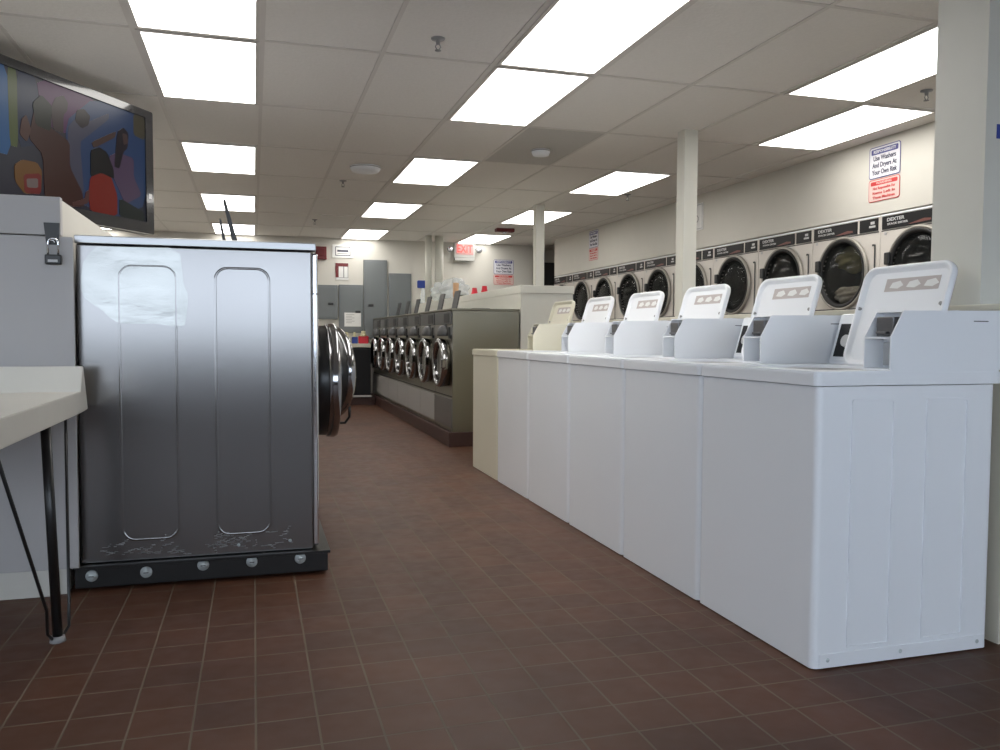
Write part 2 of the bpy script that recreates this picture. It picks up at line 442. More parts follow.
    def lid_layer(bm, loops, caps):
        rings = [[bm.verts.new(lidpt(u, v, w)) for (u, v) in pts] for pts, w in loops]
        n = len(rings[0])
        for A, B in zip(rings, rings[1:]):
            for k in range(n): bm.faces.new([A[k], A[(k+1) % n], B[(k+1) % n], B[k]]).smooth = True
        bm.faces.new(rings[0]); bm.faces.new(rings[-1])
    u0, u1 = .112, .545
    def rr(e, r): return rrect(u0+e, u1-e, 0+e, Lh-e, max(r, .004), 6)
    bm = bmesh.new()
    lid_layer(bm, [(rr(.010, .045), -.012), (rr(.002, .05), -.008), (rr(0, .052), .0), (rr(0, .052), .012), (rr(.003, .05), .016), (rr(.010, .045), .016), (rr(.018, .038), .010), (rr(.026, .034), .001)], True)
    lid = obj('lid', bm, wm, t)
    def lid_box(name, m, ua, ub, va, vb, w0, w1, par):
        bm = bmesh.new(); vs = [bm.verts.new(lidpt(u, v, w)) for w in (w0, w1) for (u, v) in ((ua, va), (ub, va), (ub, vb), (ua, vb))]
        for f in ((0, 1, 2, 3), (7, 6, 5, 4), (0, 4, 5, 1), (1, 5, 6, 2), (2, 6, 7, 3), (3, 7, 4, 0)): bm.faces.new([vs[k] for k in f])
        return obj(name, bm, m, par)
    st = lid_box('instruction_sticker', 'stick', u0+.060, u1-.115, Lh-.100, Lh-.050, .0012, .0022, lid)
    for k in range(3):
        c0 = u0+.098+.083*k
        bm = bmesh.new(); pts = [(c0-.036, Lh-.078), (c0-.010, Lh-.090), (c0+.030, Lh-.086), (c0+.020, Lh-.066), (c0-.016, Lh-.060)]
        vs = [bm.verts.new(lidpt(u, v, w)) for w in (.0022, .003) for (u, v) in pts]; n = 5
        bm.faces.new(vs[:5]); bm.faces.new(vs[5:][::-1])
        for q in range(5): bm.faces.new([vs[q], vs[(q+1) % 5], vs[5+(q+1) % 5], vs[5+q]])
        obj('pictogram', bm, 'paper', st)
    for u, v in ((u0+.022, Lh*.60), (u1-.016, Lh*.58)):
        p0 = Vector(lidpt(u, v, .001)); bm = bmesh.new(); cyl(bm, p0, p0+nn*.012, .0085, .0065, 12)
        obj('bumper', bm, 'grey', lid)
    return t
M['stick'] = mat('sticker_taupe', (.50, .45, .43), .6)
wlabels = ['nearest white top-loading washer, its ribbed side facing us, lid open',
           'second nearest white top-loading washer in the row, lid open',
           'third white top-loading washer from the front end of the row',
           'fourth white top-loading washer from the front, between third and fifth',
           'farthest white top-loading washer, beside the almond one',
           'almond coloured top-loading washer at the far end of the row']
w0 = make_washer('white', wlabels[0])
for k in range(1, 5):
    dup(w0, (WX, WY0+WP*k, 0), wlabels[k])
w5 = make_washer('almond', wlabels[5]); w5.location = (WX, WY0+WP*5, 0)

# ------------------------------------------------------------------ stacked dryers
def make_dryer(label):
    P = DPITCH; t = thing('stacked_dryer', label, 'dryer', (DX, DY0, 0), group='stacked tumble dryers along the right wall')
    mkbox('cabinet', 'dryer', t, .0, .95, .003, P-.003, .08, DTOP, bev=.004)
    mkbox('plinth', 'dgrey', t, .05, .9, .01, P-.01, 0, .08)
    mkbox('top_strip', 'white', t, -.004, .02, .005, P-.005, DTOP-.012, DTOP+.0, bev=.001)
    for lvl, zb in (('upper', CZ+.20), ('lower', CZ-.70)):
        # one pocket: service fascia, door
        pf = mkbox('front_panel', 'dryer', t, -.006, .002, .010, P-.010, zb+.035, zb+.585, bev=.002)
        f1 = mkbox('fascia', 'plate', t, -.008, .002, .245, P-.022, zb+.603, zb+.697, bev=.001)
        f2 = mkbox('coin_fascia', 'plate', t, -.008, .002, .022, .215, zb+.603, zb+.697, bev=.001)
        text('lettering', 'DEXTER', .034, (-.009, .62, zb+.668), ROT_W, 'label_lt', f1, .17)
        text('lettering', 'STACK DRYER', .020, (-.009, .60, zb+.636), ROT_W, 'label_lt', f1, .20)
        bm = bmesh.new(); prism(bm, [(.29, zb+.632), (.35, zb+.638), (.45, zb+.622), (.50, zb+.613), (.40, zb+.614), (.29, zb+.618)], 'x', -.0088, -.0078)
        obj('printed_stripe', bm, 'swoosh', f1)
        bm = bmesh.new(); box(bm, -.0095, -.0078, .055, .095, zb+.655, zb+.675); box(bm, -.0095, -.0078, .045, .11, zb+.630, zb+.645)
        obj('display', bm, 'label_lt', f2)
        mkbox('rating_label', 'ltgrey', t, -.0075, -.005, P-.07, P-.045, zb+.562, zb+.582)
        cy, cz = P/2+.005, zb+.305
        # door: beige rim, black gasket, glass, dark drum behind
        d = thing('d', '', ''); bpy.data.objects.remove(d)
        bm = bmesh.new(); lathe(bm, [(.270, -.006), (.290, -.006), (.293, -.016), (.288, -.030), (.279, -.034), (.270, -.030), (.270, -.006)], 'x', (0, cy, cz), 48)
        door = obj('door', bm, 'bezel', t)
        bm = bmesh.new(); lathe(bm, [(.240, -.012), (.270, -.006), (.270, -.030), (.258, -.034), (.240, -.024), (.240, -.012)], 'x', (0, cy, cz), 48)
        obj('gasket', bm, 'gasket', door)
        bm = bmesh.new(); lathe(bm, [(0, -.026), (.14, -.024), (.241, -.016), (.241, -.013), (.14, -.021), (0, -.023)], 'x', (0, cy, cz), 40)
        obj('glass', bm, 'doorglass', door)
        bm = bmesh.new(); box(bm, -.055, -.03, cy+.235, cy+.285, cz+.03, cz+.12, bev=.008)
        obj('handle', bm, 'black', door)
        bm = bmesh.new(); box(bm, -.0085, -.0055, .040, .052, zb+.03, zb+.50); box(bm, -.0085, -.0055, .052, .075, zb+.49, zb+.505)
        obj('door_gap', bm, 'seam', t)
    return t
# (drum interiors are real recesses: the cabinet front is cut by a boolean-free ring below)
def dryer_cabinet(t):
    for ch in list(t.children):
        if ch.name.split('.')[0] in ('cabinet', 'front_panel'):
            bpy.data.objects.remove(ch)
    P = DPITCH; bm = bmesh.new()
    def circ(cy, cz, r, n=48): return [(cy+r*math.cos(2*PI*k/n), cz+r*math.sin(2*PI*k/n)) for k in range(n)]
    def sq(cy, cz, y0, y1, z0, z1, n=48):
        pts = []
        for k in range(n):
            a = 2*PI*k/n; c, s = math.cos(a), math.sin(a)
            tx = ((y1-cy) if c > 0 else (cy-y0))/max(abs(c), 1e-6); tz = ((z1-cz) if s > 0 else (cz-z0))/max(abs(s), 1e-6)
            q = min(tx, tz); pts.append((cy+c*q, cz+s*q))
        # snap the four nearest samples to the corners
        for (yy, zz) in ((y0, z0), (y0, z1), (y1, z0), (y1, z1)):
            k = min(range(n), key=lambda i: (pts[i][0]-yy)**2+(pts[i][1]-zz)**2); pts[k] = (yy, zz)
        return pts
    for zb in (CZ+.20, CZ-.70):
        cy, cz = P/2+.005, zb+.305
        z0 = zb+.0; z1 = zb+.597
        if zb < 1: z0 = .08; z1 = CZ+.20
        else: z1 = DTOP
        ring_prism(bm, sq(cy, cz, .003, P-.003, z0, z1), circ(cy, cz, .262), 'x', 0, .02)
    box(bm, .02, .95, .003, .012, .08, DTOP); box(bm, .02, .95, P-.012, P-.003, .08, DTOP); box(bm, .02, .95, .012, P-.012, DTOP-.02, DTOP)
    box(bm, .02, .95, .012, P-.012, CZ+.19, CZ+.21); box(bm, .93, .95, .012, P-.012, .08, DTOP); box(bm, .02, .95, .012, P-.012, .08, .10)
    obj('cabinet', bm, 'dryer', t)
    for zb in (CZ+.20, CZ-.70):
        cy, cz = P/2+.005, zb+.305
        bm = bmesh.new(); lathe(bm, [(.262, .0), (.262, .03), (.34, .06), (.34, .7), (0, .72)], 'x', (0, cy, cz), 40, cap=False)
        obj('drum', bm, 'drum', t)
        bm = bmesh.new(); box(bm, -.003, .001, .012, P-.012, zb+.020, zb+.028); box(bm, -.003, .001, .012, P-.012, zb+.590, zb+.596)
        obj('panel_seam', bm, 'seam', t)
d0 = make_dryer(''); dryer_cabinet(d0)
dn = ['stacked dryer nearest us, its right side cut off by the near pillar',
      'stacked dryer with pale and olive laundry showing behind its round door',
      'third stacked dryer from the near pillar, left of the one holding laundry',
      'fourth stacked dryer from the near pillar, just right of the near post',
      'fifth stacked dryer, partly hidden behind the near white post',
      'first whole stacked dryer to the left of the near white post',
      'second stacked dryer left of the near white post',
      'third stacked dryer left of the near white post, below the far wall sign',
      'next to last stacked dryer towards the far end of the right wall',
      'farthest stacked dryer, at the end of the right wall']
d0['label'] = dn[0]
for k in range(1, NDRY): dup(d0, (DX, DY0+DPITCH*k, 0), dn[k])
# laundry behind the second upper door
def lump(name, m, c, r, sc, label, seed):
    rnd = random.Random(seed); bm = bmesh.new(); bmesh.ops.create_icosphere(bm, subdivisions=4, radius=r)
    ph = [rnd.uniform(0, 6) for _ in range(6)]
    for v in bm.verts:
        p = v.co/r
        k = 1+.16*math.sin(5*p.x+ph[0])*math.cos(4*p.y+ph[1])+.10*math.sin(9*p.z+ph[2]+3*p.y)+.06*math.sin(14*p.y+ph[3]+5*p.x)
        v.co = v.co*k; v.co.x *= sc[0]; v.co.y *= sc[1]; v.co.z *= sc[2]
    for f in bm.faces: f.smooth = True
    o = obj(name, bm, m); o.location = c; tag(o, label, 'laundry', 'laundry in the dryer'); return o
cyd = DY0+DPITCH*1.5+.005; czd = CZ+.505
lump('laundry', 'cloth1', (DX+.115, cyd+.02, czd+.12), .13, (.7, 1.25, .75), 'olive patterned cloth pressed high against the round dryer door', 1)
lump('laundry', 'cloth2', (DX+.10, cyd-.17, czd-.02), .07, (.6, .8, 1.35), 'pale grey cloth at the right side inside the dryer door', 2)
lump('laundry', 'cloth2', (DX+.12, cyd+.08, czd-.16), .11, (.8, 1.2, .6), 'pale cloth lying at the bottom inside the round dryer door', 3)

# ------------------------------------------------------------------ signs
def wall_sign(label, y, z1, w=.315, hblue=.235, hred=.165, lines=None, facing='W', x=None):
    lines = lines or (('RESPONSIBILITY', 'Use Washers', 'And Dryers At', 'Your Own Risk'), ('WARNING', 'Not Responsible For', 'Items Left In', 'These Machines'))
    t = thing('laundry_rules_sign', label, 'sign', (DX-.003, y, z1) if facing == 'W' else (x, FARY-.003, z1), 0 if facing == 'W' else PI/2, 'two-part rule signs')
    def plate(name, m, z0, zt, th, inset, par, r):
        bm = bmesh.new(); prism(bm, rrect(-w/2+inset, w/2-inset, z0+inset, zt-inset, r, 4), 'x', -th, 0); return obj(name, bm, m, par)
    b0 = plate('notice_border', 'blue', -hblue, 0, .0015, 0, t, .02)
    plate('notice', 'signwhite', -hblue, 0, .0022, .006, t, .016)
    bm = bmesh.new(); prism(bm, rrect(-w/2+.022, w/2-.022, -.058, -.018, .008, 3), 'x', -.003, 0); obj('header', bm, 'blue', t)
    r0 = plate('warning_border', 'red', -hblue-.008-hred, -hblue-.008, .0015, 0, t, .02)
    bm = bmesh.new(); z0 = -hblue-.008
    prism(bm, rrect(-w/2+.005, w/2-.005, z0-hred+.005, z0-.005, .016, 4), 'x', -.0022, 0); obj('warning', bm, 'signpink', t)
    bm = bmesh.new(); prism(bm, rrect(-w/2+.022, w/2-.022, z0-.045, z0-.015, .008, 3), 'x', -.003, 0); obj('warning_header', bm, 'red', t)
    text('lettering', lines[0][0], .030, (-.0035, 0, -.038), ROT_W, 'signwhite', t, w*.72)
    for k in range(3): text('lettering', lines[0][1+k], .050, (-.003, 0, -.088-.052*k), ROT_W, 'ink', t, w*(.72, .78, .8)[k])
    text('lettering', lines[1][0], .024, (-.0035, 0, z0-.030), ROT_W, 'signpink', t, w*.5)
    for k in range(3): text('lettering', lines[1][1+k], .028, (-.003, 0, z0-.068-.034*k), ROT_W, 'red', t, w*.72)
    return t
wall_sign('blue and red rule sign high on the right wall, nearest us', 5.11, CZ+1.43)
t = thing('wall_notice', 'small pale framed notice on the right wall beside the near post', 'notice', (DX, 7.80, CZ+1.12))
mkbox('board', 'paper', t, -.006, 0, -.11, .13, 0, .28, bev=.001)
bm = bmesh.new(); ring_prism(bm, rrect(-.10, .12, .01, .27, .004, 2), rrect(-.09, .11, .02, .26, .004, 2), 'x', -.008, -.005); obj('frame_line', bm, 'ltgrey', t)
mk('printed_ring', 'grey', t, lathe, [(.028, -.0075), (.036, -.0075), (.036, -.005), (.028, -.005), (.028, -.0075)], 'x', (0, .01, .12), 24)
wall_sign('blue and red rule sign farthest along the right wall', 10.58, CZ+1.455)
wall_sign('blue and red rule sign on the far wall, right of the exit sign', 0, CZ+1.24, w=.34, facing='F', x=3.93)

# ------------------------------------------------------------------ stainless washer island in the middle
IX = 1.78; IY0 = 7.55; IP = .76; NI = 7
structure(mkbox('trim_3', 'base', None, IX-.03, 2.46, IY0-.03, 12.98, 0, .135, bev=.004))
def make_front(label):
    P = IP; t = thing('front_load_washer', label, 'washing machine', (IX, IY0, .135), group='stainless front-loading washers of the middle island')
    H = CZ+.255-.135
    Z = lambda z: z+CZ-.135
    mkbox('cabinet', 'steel2', t, .01, .665, .003, P-.003, 0, H-.02, bev=.004)
    mkbox('top_cover', 'steel2', t, -.004, .67, .002, P-.002, H-.018, H, bev=.003)
    mkbox('control_panel', 'ctl', t, -.004, .012, .03, P-.03, Z(.105), Z(.228), bev=.003)
    bm = bmesh.new()
    box(bm, -.008, -.003, .08, .30, Z(.12), Z(.21))
    p = obj('display', bm, 'plate', t)
    mkbox('fascia_strip', 'ltgrey2', t, .0, .012, .01, P-.01, Z(.0), Z(.095), bev=.002)
    bm = bmesh.new(); lathe(bm, [(0, -.075), (.06, -.068), (.105, -.04), (.125, .012)], 'x', (0, 0, 0), 28)
    bmesh.ops.bisect_plane(bm, geom=bm.verts[:]+bm.edges[:]+bm.faces[:], plane_co=(0, 0, -.02), plane_no=(0, 0, 1), clear_inner=True)
    bmesh.ops.holes_fill(bm, edges=[e for e in bm.edges if e.is_boundary and all(abs(v.co.z+.02) < 1e-4 for v in e.verts)])
    for v in bm.verts: v.co.z = v.co.z*.8+Z(.01); v.co.y += P*.37
    obj('soap_dispenser', bm, 'dgrey', t)
    mkbox('coin_slot', 'black', t, -.012, .012, .06, .10, Z(-.03), Z(.08), bev=.002)
    bm = bmesh.new(); lathe(bm, [(.19, .01), (.225, .01), (.232, -.02), (.238, -.060), (.228, -.080), (.206, -.085), (.19, -.07), (.19, -.03), (.19, .01)], 'x', (0, P*.37, Z(-.265)), 40)
    door = obj('door', bm, 'chrome2', t)
    mk('glass', 'glass', door, lathe, [(0, -.03), (.08, -.035), (.14, -.045), (.193, -.062), (.193, -.02)], 'x', (0, P*.37, Z(-.265)), 36)
    mkbox('handle', 'chrome2', door, -.095, -.05, P*.37-.265, P*.37-.230, Z(-.31), Z(-.22), bev=.008)
    mkbox('seam', 'seam', t, .004, .012, .01, P-.01, Z(-.585), Z(-.575))
    mkbox('service_panel', 'panelw', t, -.002, .012, .004, P-.002, Z(-.875), Z(-.60), bev=.003)
    # soap lid hinged at the back of the top, standing open
    bm = bmesh.new(); prism(bm, [(.34, H), (.352, H), (.405, H+.235), (.39, H+.24)], 'y', .51, .74)
    obj('soap_lid', bm, 'dgrey', t)
    return t
M['panelw'] = mat('pale_panel', (.33, .32, .31), .45)
M['paneld'] = mat('dark_steel_panel', (.25, .25, .25), .4, .9)
fl = ['nearest stainless front-loading washer of the middle island, soap lid shut', 'second stainless front-loading washer of the middle island, soap lid up',
      'third stainless front-loading washer along the middle island', 'fourth stainless front-loading washer along the middle island', 'fifth stainless front-loading washer along the middle island',
      'next to last stainless front-loading washer of the middle island', 'farthest stainless front-loading washer, beside the black vending cabinet']
f0 = make_front(fl[0])
for k in range(1, NI): dup(f0, (IX, IY0+IP*k, .135), fl[k])
for ch in list(f0.children):
    n = ch.name.split('.')[0]
    if n == 'soap_lid': bpy.data.objects.remove(ch)
    elif n == 'service_panel':
        ch.data = ch.data.copy(); ch.data.materials[0] = M['paneld']
mkbox('soap_lid', 'dgrey', f0, .28, .46, .30, .60, CZ+.255-.135, CZ+.255-.135+.014, bev=.003)

# ------------------------------------------------------------------ big stainless washer on the left island
LY = 3.68; LX0, LX1 = -.684, .262
BT = CZ-.945                                    # top of black base
structure(mkbox('trim_4', 'base', None, -.71, .20, 3.72, 12.0, 0, .05))
def make_big(label, front=True):
    t = thing('large_stainless_washer', label, 'washing machine', (0, LY, BT), group='large stainless washers of the left island')
    H = CZ+.395-BT; D = .93
    Z = lambda z: z+CZ-BT
    mkbox('cabinet', 'steel', t, LX0, LX1-.018, 0, D, 0, H-.035, bev=.006, seg=3)
    mkbox('top_cover', 'steelcap', t, LX0-.004, LX1+.0, -.006, D+.004, H-.032, H, bev=.003)
    mkbox('front_trim', 'chrome', t, LX1-.018, LX1+.008, .004, D-.004, Z(-.93), Z(.352), bev=.008, seg=3)
    mkbox('latch_seam', 'seam', t, LX1-.02, LX1+.0095, .002, D-.002, Z(.175), Z(.180))
    # pressed channels in the side sheet
    if front:
        for x0, x1 in ((-.532, -.303), (-.160, .070)):
            bm = bmesh.new(); o = rrect(x0, x1, Z(-.862), Z(.285), .055, 8); i = rrect(x0+.012, x1-.012, Z(-.85), Z(.273), .045, 8)
            m_ = rrect(x0+.006, x1-.006, Z(-.856), Z(.279), .05, 8)
            V = [[bm.verts.new((p[0], y, p[1])) for p in loop] for loop, y in ((o, .0005), (m_, -.003), (i, .0005))]
            n = len(o)
            for A, B in zip(V, V[1:]):
                for k in range(n): bm.faces.new([A[k], A[(k+1) % n], B[(k+1) % n], B[k]]).smooth = True
            obj('pressed_rib', bm, 'steel', t)
        pts = [(-.601, .352), (-.634, .325), (-.655, .286), (-.666, .237), (-.667, .18), (-.655, .145), (-.62, .116), (-.588, .094), (-.562, .065), (-.526, .041), (-.466, .04), (-.387, .042), (-.325, .031), (-.278, .032), (-.269, .062), (-.265, .102), (-.261, .162), (-.279, .214), (-.284, .274), (-.29, .33), (-.327, .356)]
        bm = bmesh.new(); prism(bm, [(a, Z(b)) for a, b in pts], 'y', -.0012, -.0001)
        obj('protective_film', bm, 'film', t)['label'] = 'torn patch of shiny protective film'
        # scuffs and dried soap along the bottom edge
        rnd = random.Random(4); bm = bmesh.new()
        for k in range(46):
            x = rnd.choice([rnd.uniform(-.62, -.30), rnd.uniform(-.22, .12)]); z = Z(-.915+rnd.random()**2*.06); p = []
            a = rnd.uniform(-.5, .9)
            for q in range(5):
                p.append((x, -.0006, z)); x += .012*math.cos(a); z += .010*math.sin(a); a += rnd.uniform(-.8, .8)
            for (p0, p1) in zip(p, p[1:]):
                w = rnd.uniform(.0012, .0028)
                box(bm, min(p0[0], p1[0]), max(p0[0], p1[0])+.003, -.0009, -.0001, min(p0[2], p1[2]), min(p0[2], p1[2])+w)
        o = obj('soap_smear', bm, 'lint', t); o['kind'] = 'stuff'
        for x, z in ((.145, -.90), (-.07, -.905)): mk('rivet', 'bolt', t, screw_bm, (x, 0, Z(z)))
    return t
big1 = make_big('large brushed stainless washer at left with pressed ribs and torn film')
big2 = make_big('second large stainless washer, seen only by its round door past the first', front=False)
big2.location = (0, LY+.95, BT)
def big_door(parent, y, ajar):
    """black round door with a chrome rim, hinged on its far edge"""
    e = bpy.data.objects.new('door', None); COL.objects.link(e); e.parent = parent
    y0 = LY+(0 if parent is big1 else .95)
    e.location = (LX1+.012, y-y0+.285, CZ-.225-BT); e.rotation_euler = (0, 0, math.radians(ajar))
    c = (0, -.285, 0)
    bm = bmesh.new(); lathe(bm, [(0, .0), (.20, .0), (.255, .0), (.268, .02), (.274, .080), (.235, .095), (0, .098)], 'x', c, 56)
    obj('door_shell', bm, 'blackm', e)
    bm = bmesh.new(); lathe(bm, [(.270, .060), (.279, .066), (.282, .098), (.274, .114), (.252, .118), (.242, .110), (.240, .09), (.270, .060)], 'x', c, 56)
    obj('door_ring', bm, 'chrome2', e)
    bm = bmesh.new(); lathe(bm, [(0, .115), (.10, .112), (.18, .105), (.238, .095), (.238, .09), (0, .09)], 'x', c, 48)
    obj('door_glass', bm, 'glass', e)
    bm = bmesh.new(); lathe(bm, [(0, -.05), (.10, -.045), (.16, -.03), (.19, .001), (0, .001)], 'x', c, 40)
    obj('inner_bowl', bm, 'glass', e)
    if ajar:
      bm = bmesh.new(); tube(bm, [(.10, -.50, -.20), (.115, -.47, -.26), (.10, -.44, -.30), (.07, -.43, -.30)], .008, 8); obj('latch', bm, 'black', e)
big_door(big1, 4.15, 0)
big_door(big2, 5.06, 20)
# soap lids on the left machines
for par, y0, lab in ((big1, .62, 0), (big2, .70, 1)):
    bm = bmesh.new(); H = CZ+.395-BT
    prism(bm, [(-.085, H), (-.055, H), (-.126, H+.262), (-.134, H+.270), (-.140, H+.258)] if lab == 0 else [(-.150, H), (-.122, H), (-.185, H+.305), (-.192, H+.31), (-.197, H+.30)], 'y', y0, y0+.02 if lab else y0+.025)
    obj('soap_lid', bm, 'black', par)
# black steel base the stainless washers are bolted to
t = thing('washer_base_channel', 'black steel channel with round bolts under the big stainless washer', 'machine base', (-.705, 3.655, 0))
mkbox('channel', 'blackm', t, 0, 1.01, 0, 1.93, .012, BT-.002, bev=.004)
mkbox('top_flange', 'blackm', t, -.005, 1.02, -.012, 1.93, BT-.012, BT, bev=.002)
for x in (.063, .269, .492, .689, .891):
    z = .062 if x < .3 else .075
    bm = bmesh.new(); lathe(bm, [(0, -.012), (.012, -.012), (.014, -.005), (.022, -.004), (.024, 0)], 'y', (x, 0, z), 20)
    b = obj('bolt', bm, 'bolt', t)
    bm = bmesh.new(); box(bm, x-.010, x+.010, -.0135, -.011, z-.002, z+.002); obj('slot', bm, 'seam', b)

# ------------------------------------------------------------------ white access cabinet with padlock
t = thing('access_cabinet', 'white cabinet with black hasp left of the big stainless washer', 'cabinet', (-1.6, 3.60, 0))
X0 = 0; X1 = .93
mkbox('plinth', 'wall', t, 0, .84, .022, .040, 0, .108)
mkbox('door', 'cabwhite', t, 0, X1-.008, .0, .018, .112, CZ+.377, bev=.002)
mkbox('carcass', 'cabwhite', t, .0, .915, .018, .040, .108, CZ+.38)
mkbox('upper_box', 'cabwhite', t, 0, .88, .002, .040, CZ+.383, CZ+.532, bev=.003)
bm = bmesh.new(); prism(bm, [(.822, CZ+.430), (.878, CZ+.430), (.872, CZ+.345), (.830, CZ+.345)], 'y', -.006, 0)
h = obj('hasp', bm, 'black', t)
bm = bmesh.new(); tube(bm, [(.851+.010*math.cos(a), -.014, CZ+.352+.010*math.sin(a)) for a in [PI*k/8 for k in range(9)]], .003, 8); obj('staple', bm, 'chrome', h)
t = thing('padlock', 'small black padlock with steel shackle hanging from the hasp', 'padlock', (-.744, 3.582, CZ+.272))
mkbox('body', 'black', t, -.029, .029, -.010, .010, -.005, .034, bev=.005)
mkbox('brand_plate', 'ltgrey', t, -.017, .017, -.0112, -.0098, .004, .014)
bm = bmesh.new(); r = .018
tube(bm, [(-r, 0, .03), (-r, 0, .078)]+[(r*math.cos(a), 0, .078+r*math.sin(a)) for a in [PI-PI*k/8 for k in range(1, 8)]]+[(r, 0, .078), (r, 0, .03)], .0042, 8)
obj('shackle', bm, 'chrome', t)

# ------------------------------------------------------------------ folding table
t = thing('folding_table', 'cream folding table with upturned end on black rod legs', 'table', (-.63, 3.44, 0))
TZ = CZ-.221
bm = bmesh.new(); prism(bm, [(-1.55, TZ), (-.005, TZ), (.045, TZ+.095), (.058, TZ+.095), (.135, TZ-.077), (.0, TZ-.081), (-1.55, TZ-.081)], 'x', -.9, 0)
bmesh.ops.bevel(bm, geom=[e for e in bm.edges if abs(e.verts[0].co.x-e.verts[1].co.x) < 1e-6 and e.verts[0].co.x > -.1], offset=.003, segments=2, affect='EDGES')
obj('tabletop', bm, 'table', t)
zt = TZ-.08
for (fx, fy, s) in ((-.02, -.36, 1), (-.86, -.36, 1), (-.02, -1.40, 1), (-.86, -1.40, 1)):
    bm = bmesh.new()
    cyl(bm, (fx, fy, .018), (fx-.004, fy-.09, zt), .016, .016, 16)
    leg = obj('leg', bm, 'blackm', t)
    bm = bmesh.new(); x = fx+.0
    tube(bm, [(x, fy+.19, zt), (x+.025, fy+.06, .12), (x+.028, fy+.035, .04), (x+.012, fy+.012, .012), (x-.012, fy-.012, .010), (x-.020, fy-.05, .045), (x-.01, fy-.10, .14), (x, fy-.66, zt)], .0055, 8)
    obj('brace_rod', bm, 'blackm', leg)
    mk('foot', 'rubber', leg, cyl, (fx, fy, 0), (fx, fy, .02), .026, .022, 16)

# ------------------------------------------------------------------ television
Wt, Ht = 1.33, .76
tv = thing('television', 'black flat television hung under the ceiling at upper left', 'television', (-.967, 5.104, CZ+.627), math.radians(57.8))
bm = bmesh.new(); box(bm, -Wt/2, Wt/2, 0.0, .07, 0, Ht, bev=.008, seg=3); obj('casing', bm, 'tvblack' if 'tvblack' in M else 'black', tv)
M['tvframe'] = mat('tv_gloss_black', (.02, .02, .022), .15, coat=.6)
bm = bmesh.new()
ring_prism(bm, rrect(-Wt/2, Wt/2, 0, Ht, .012, 3), rrect(-Wt/2+.065, Wt/2-.065, .07, Ht-.045, .003, 3), 'y', -.018, 0.004)
obj('bezel', bm, 'tvframe', tv)
sx0, sx1, sz0, sz1 = -Wt/2+.065, Wt/2-.065, .07, Ht-.045
def scr(name, col, s=.35):
    return mat(name, tuple(c*.05 for c in col), .3, spec=.25, emit=col, es=s*.42)
screen = mkbox('screen', scr('screen_dark', (.035, .04, .07), .5), tv, sx0, sx1, -.008, -.004, sz0, sz1)
def blob(name, pts, col, layer, s=.35):
    # clip to the picture area, then a thin lit patch on the screen
    zz = .627
    P = [(a, b-zz) for a, b in pts]
    def clip(P, inside, inter):
        out = []
        for i in range(len(P)):
            a, b = P[i-1], P[i]
            if inside(b):
                if not inside(a): out.append(inter(a, b))
                out.append(b)
            elif inside(a): out.append(inter(a, b))
        return out
    for ax, lim, sg in ((0, sx0+.001, 1), (0, sx1-.001, -1), (1, sz0+.001, 1), (1, sz1-.001, -1)):
        ins = lambda p, ax=ax, lim=lim, sg=sg: (p[ax]-lim)*sg >= 0
        def it(a, b, ax=ax, lim=lim):
            k = (lim-a[ax])/(b[ax]-a[ax]); return (a[0]+(b[0]-a[0])*k, a[1]+(b[1]-a[1])*k)
        P = clip(P, ins, it)
        if len(P) < 3: return
    Q = []
    for i in range(len(P)):      # round the outline
        a, b = P[i], P[(i+1) % len(P)]
        Q += [(a[0]*.88+b[0]*.12, a[1]*.88+b[1]*.12), (a[0]*.12+b[0]*.88, a[1]*.12+b[1]*.88)]
    bm = bmesh.new(); prism(bm, Q, 'y', -.0085-.0004*layer, -.008)
    obj(name, bm, scr('screen_'+name, col, s), screen)
blob('blue_backdrop', [(-.60, 1.40), (-.41, 1.40), (-.398, .90), (-.60, .90)], (.02, .22, .62), 1)
blob('green_stripe', [(-.411, 1.34), (-.352, 1.34), (-.354, .95), (-.404, .95)], (.18, .24, .06), 2)
blob('navy_backdrop', [(-.353, 1.34), (-.229, 1.34), (-.19, 1.0), (-.353, .95)], (.02, .05, .14), 1)
blob('magenta_backdrop', [(-.229, 1.34), (.20, 1.34), (.16, 1.17), (-.05, 1.09), (-.192, 1.12)], (.20, .04, .20), 1)
blob('blue_set', [(-.037, 1.161), (.17, 1.34), (.60, 1.34), (.60, .80), (.35, .69), (-.018, .74)], (.05, .12, .32), 2)
blob('tan_set', [(.50, 1.34), (.60, 1.34), (.60, 1.20), (.50, 1.21)], (.16, .14, .09), 3)
blob('man_figure', [(-.135, 1.213), (-.103, 1.272), (-.048, 1.298), (-.016, 1.267), (-.023, 1.221), (-.05, 1.191), (-.053, 1.09), (-.124, 1.096)], (.10, .06, .06), 3)
blob('shirt_figure', [(-.023, 1.131), (.03, 1.19), (.097, 1.19), (.146, 1.207), (.294, 1.291), (.293, 1.255), (.12, 1.114), (.065, 1.072), (.089, .78), (-.016, .78)], (.15, .15, .24), 4)
blob('shirt_head', [(.03, 1.18), (.047, 1.245), (.101, 1.264), (.147, 1.235), (.13, 1.18), (.08, 1.15)], (.035, .02, .025), 5)
blob('brown_dress_figure', [(-.245, 1.184), (-.15, 1.188), (-.145, 1.102), (-.01, 1.055), (-.014, .919), (.074, .798), (.088, .71), (-.189, .70), (-.197, .948), (-.289, 1.014)], (.11, .03, .02), 6)
blob('dark_hair', [(-.26, 1.20), (-.20, 1.26), (-.13, 1.22), (-.14, 1.08), (-.24, 1.09)], (.02, .03, .015), 7)
blob('raised_hand', [(-.345, 1.02), (-.33, 1.10), (-.30, 1.13), (-.27, 1.06), (-.30, .99)], (.18, .07, .05), 7)
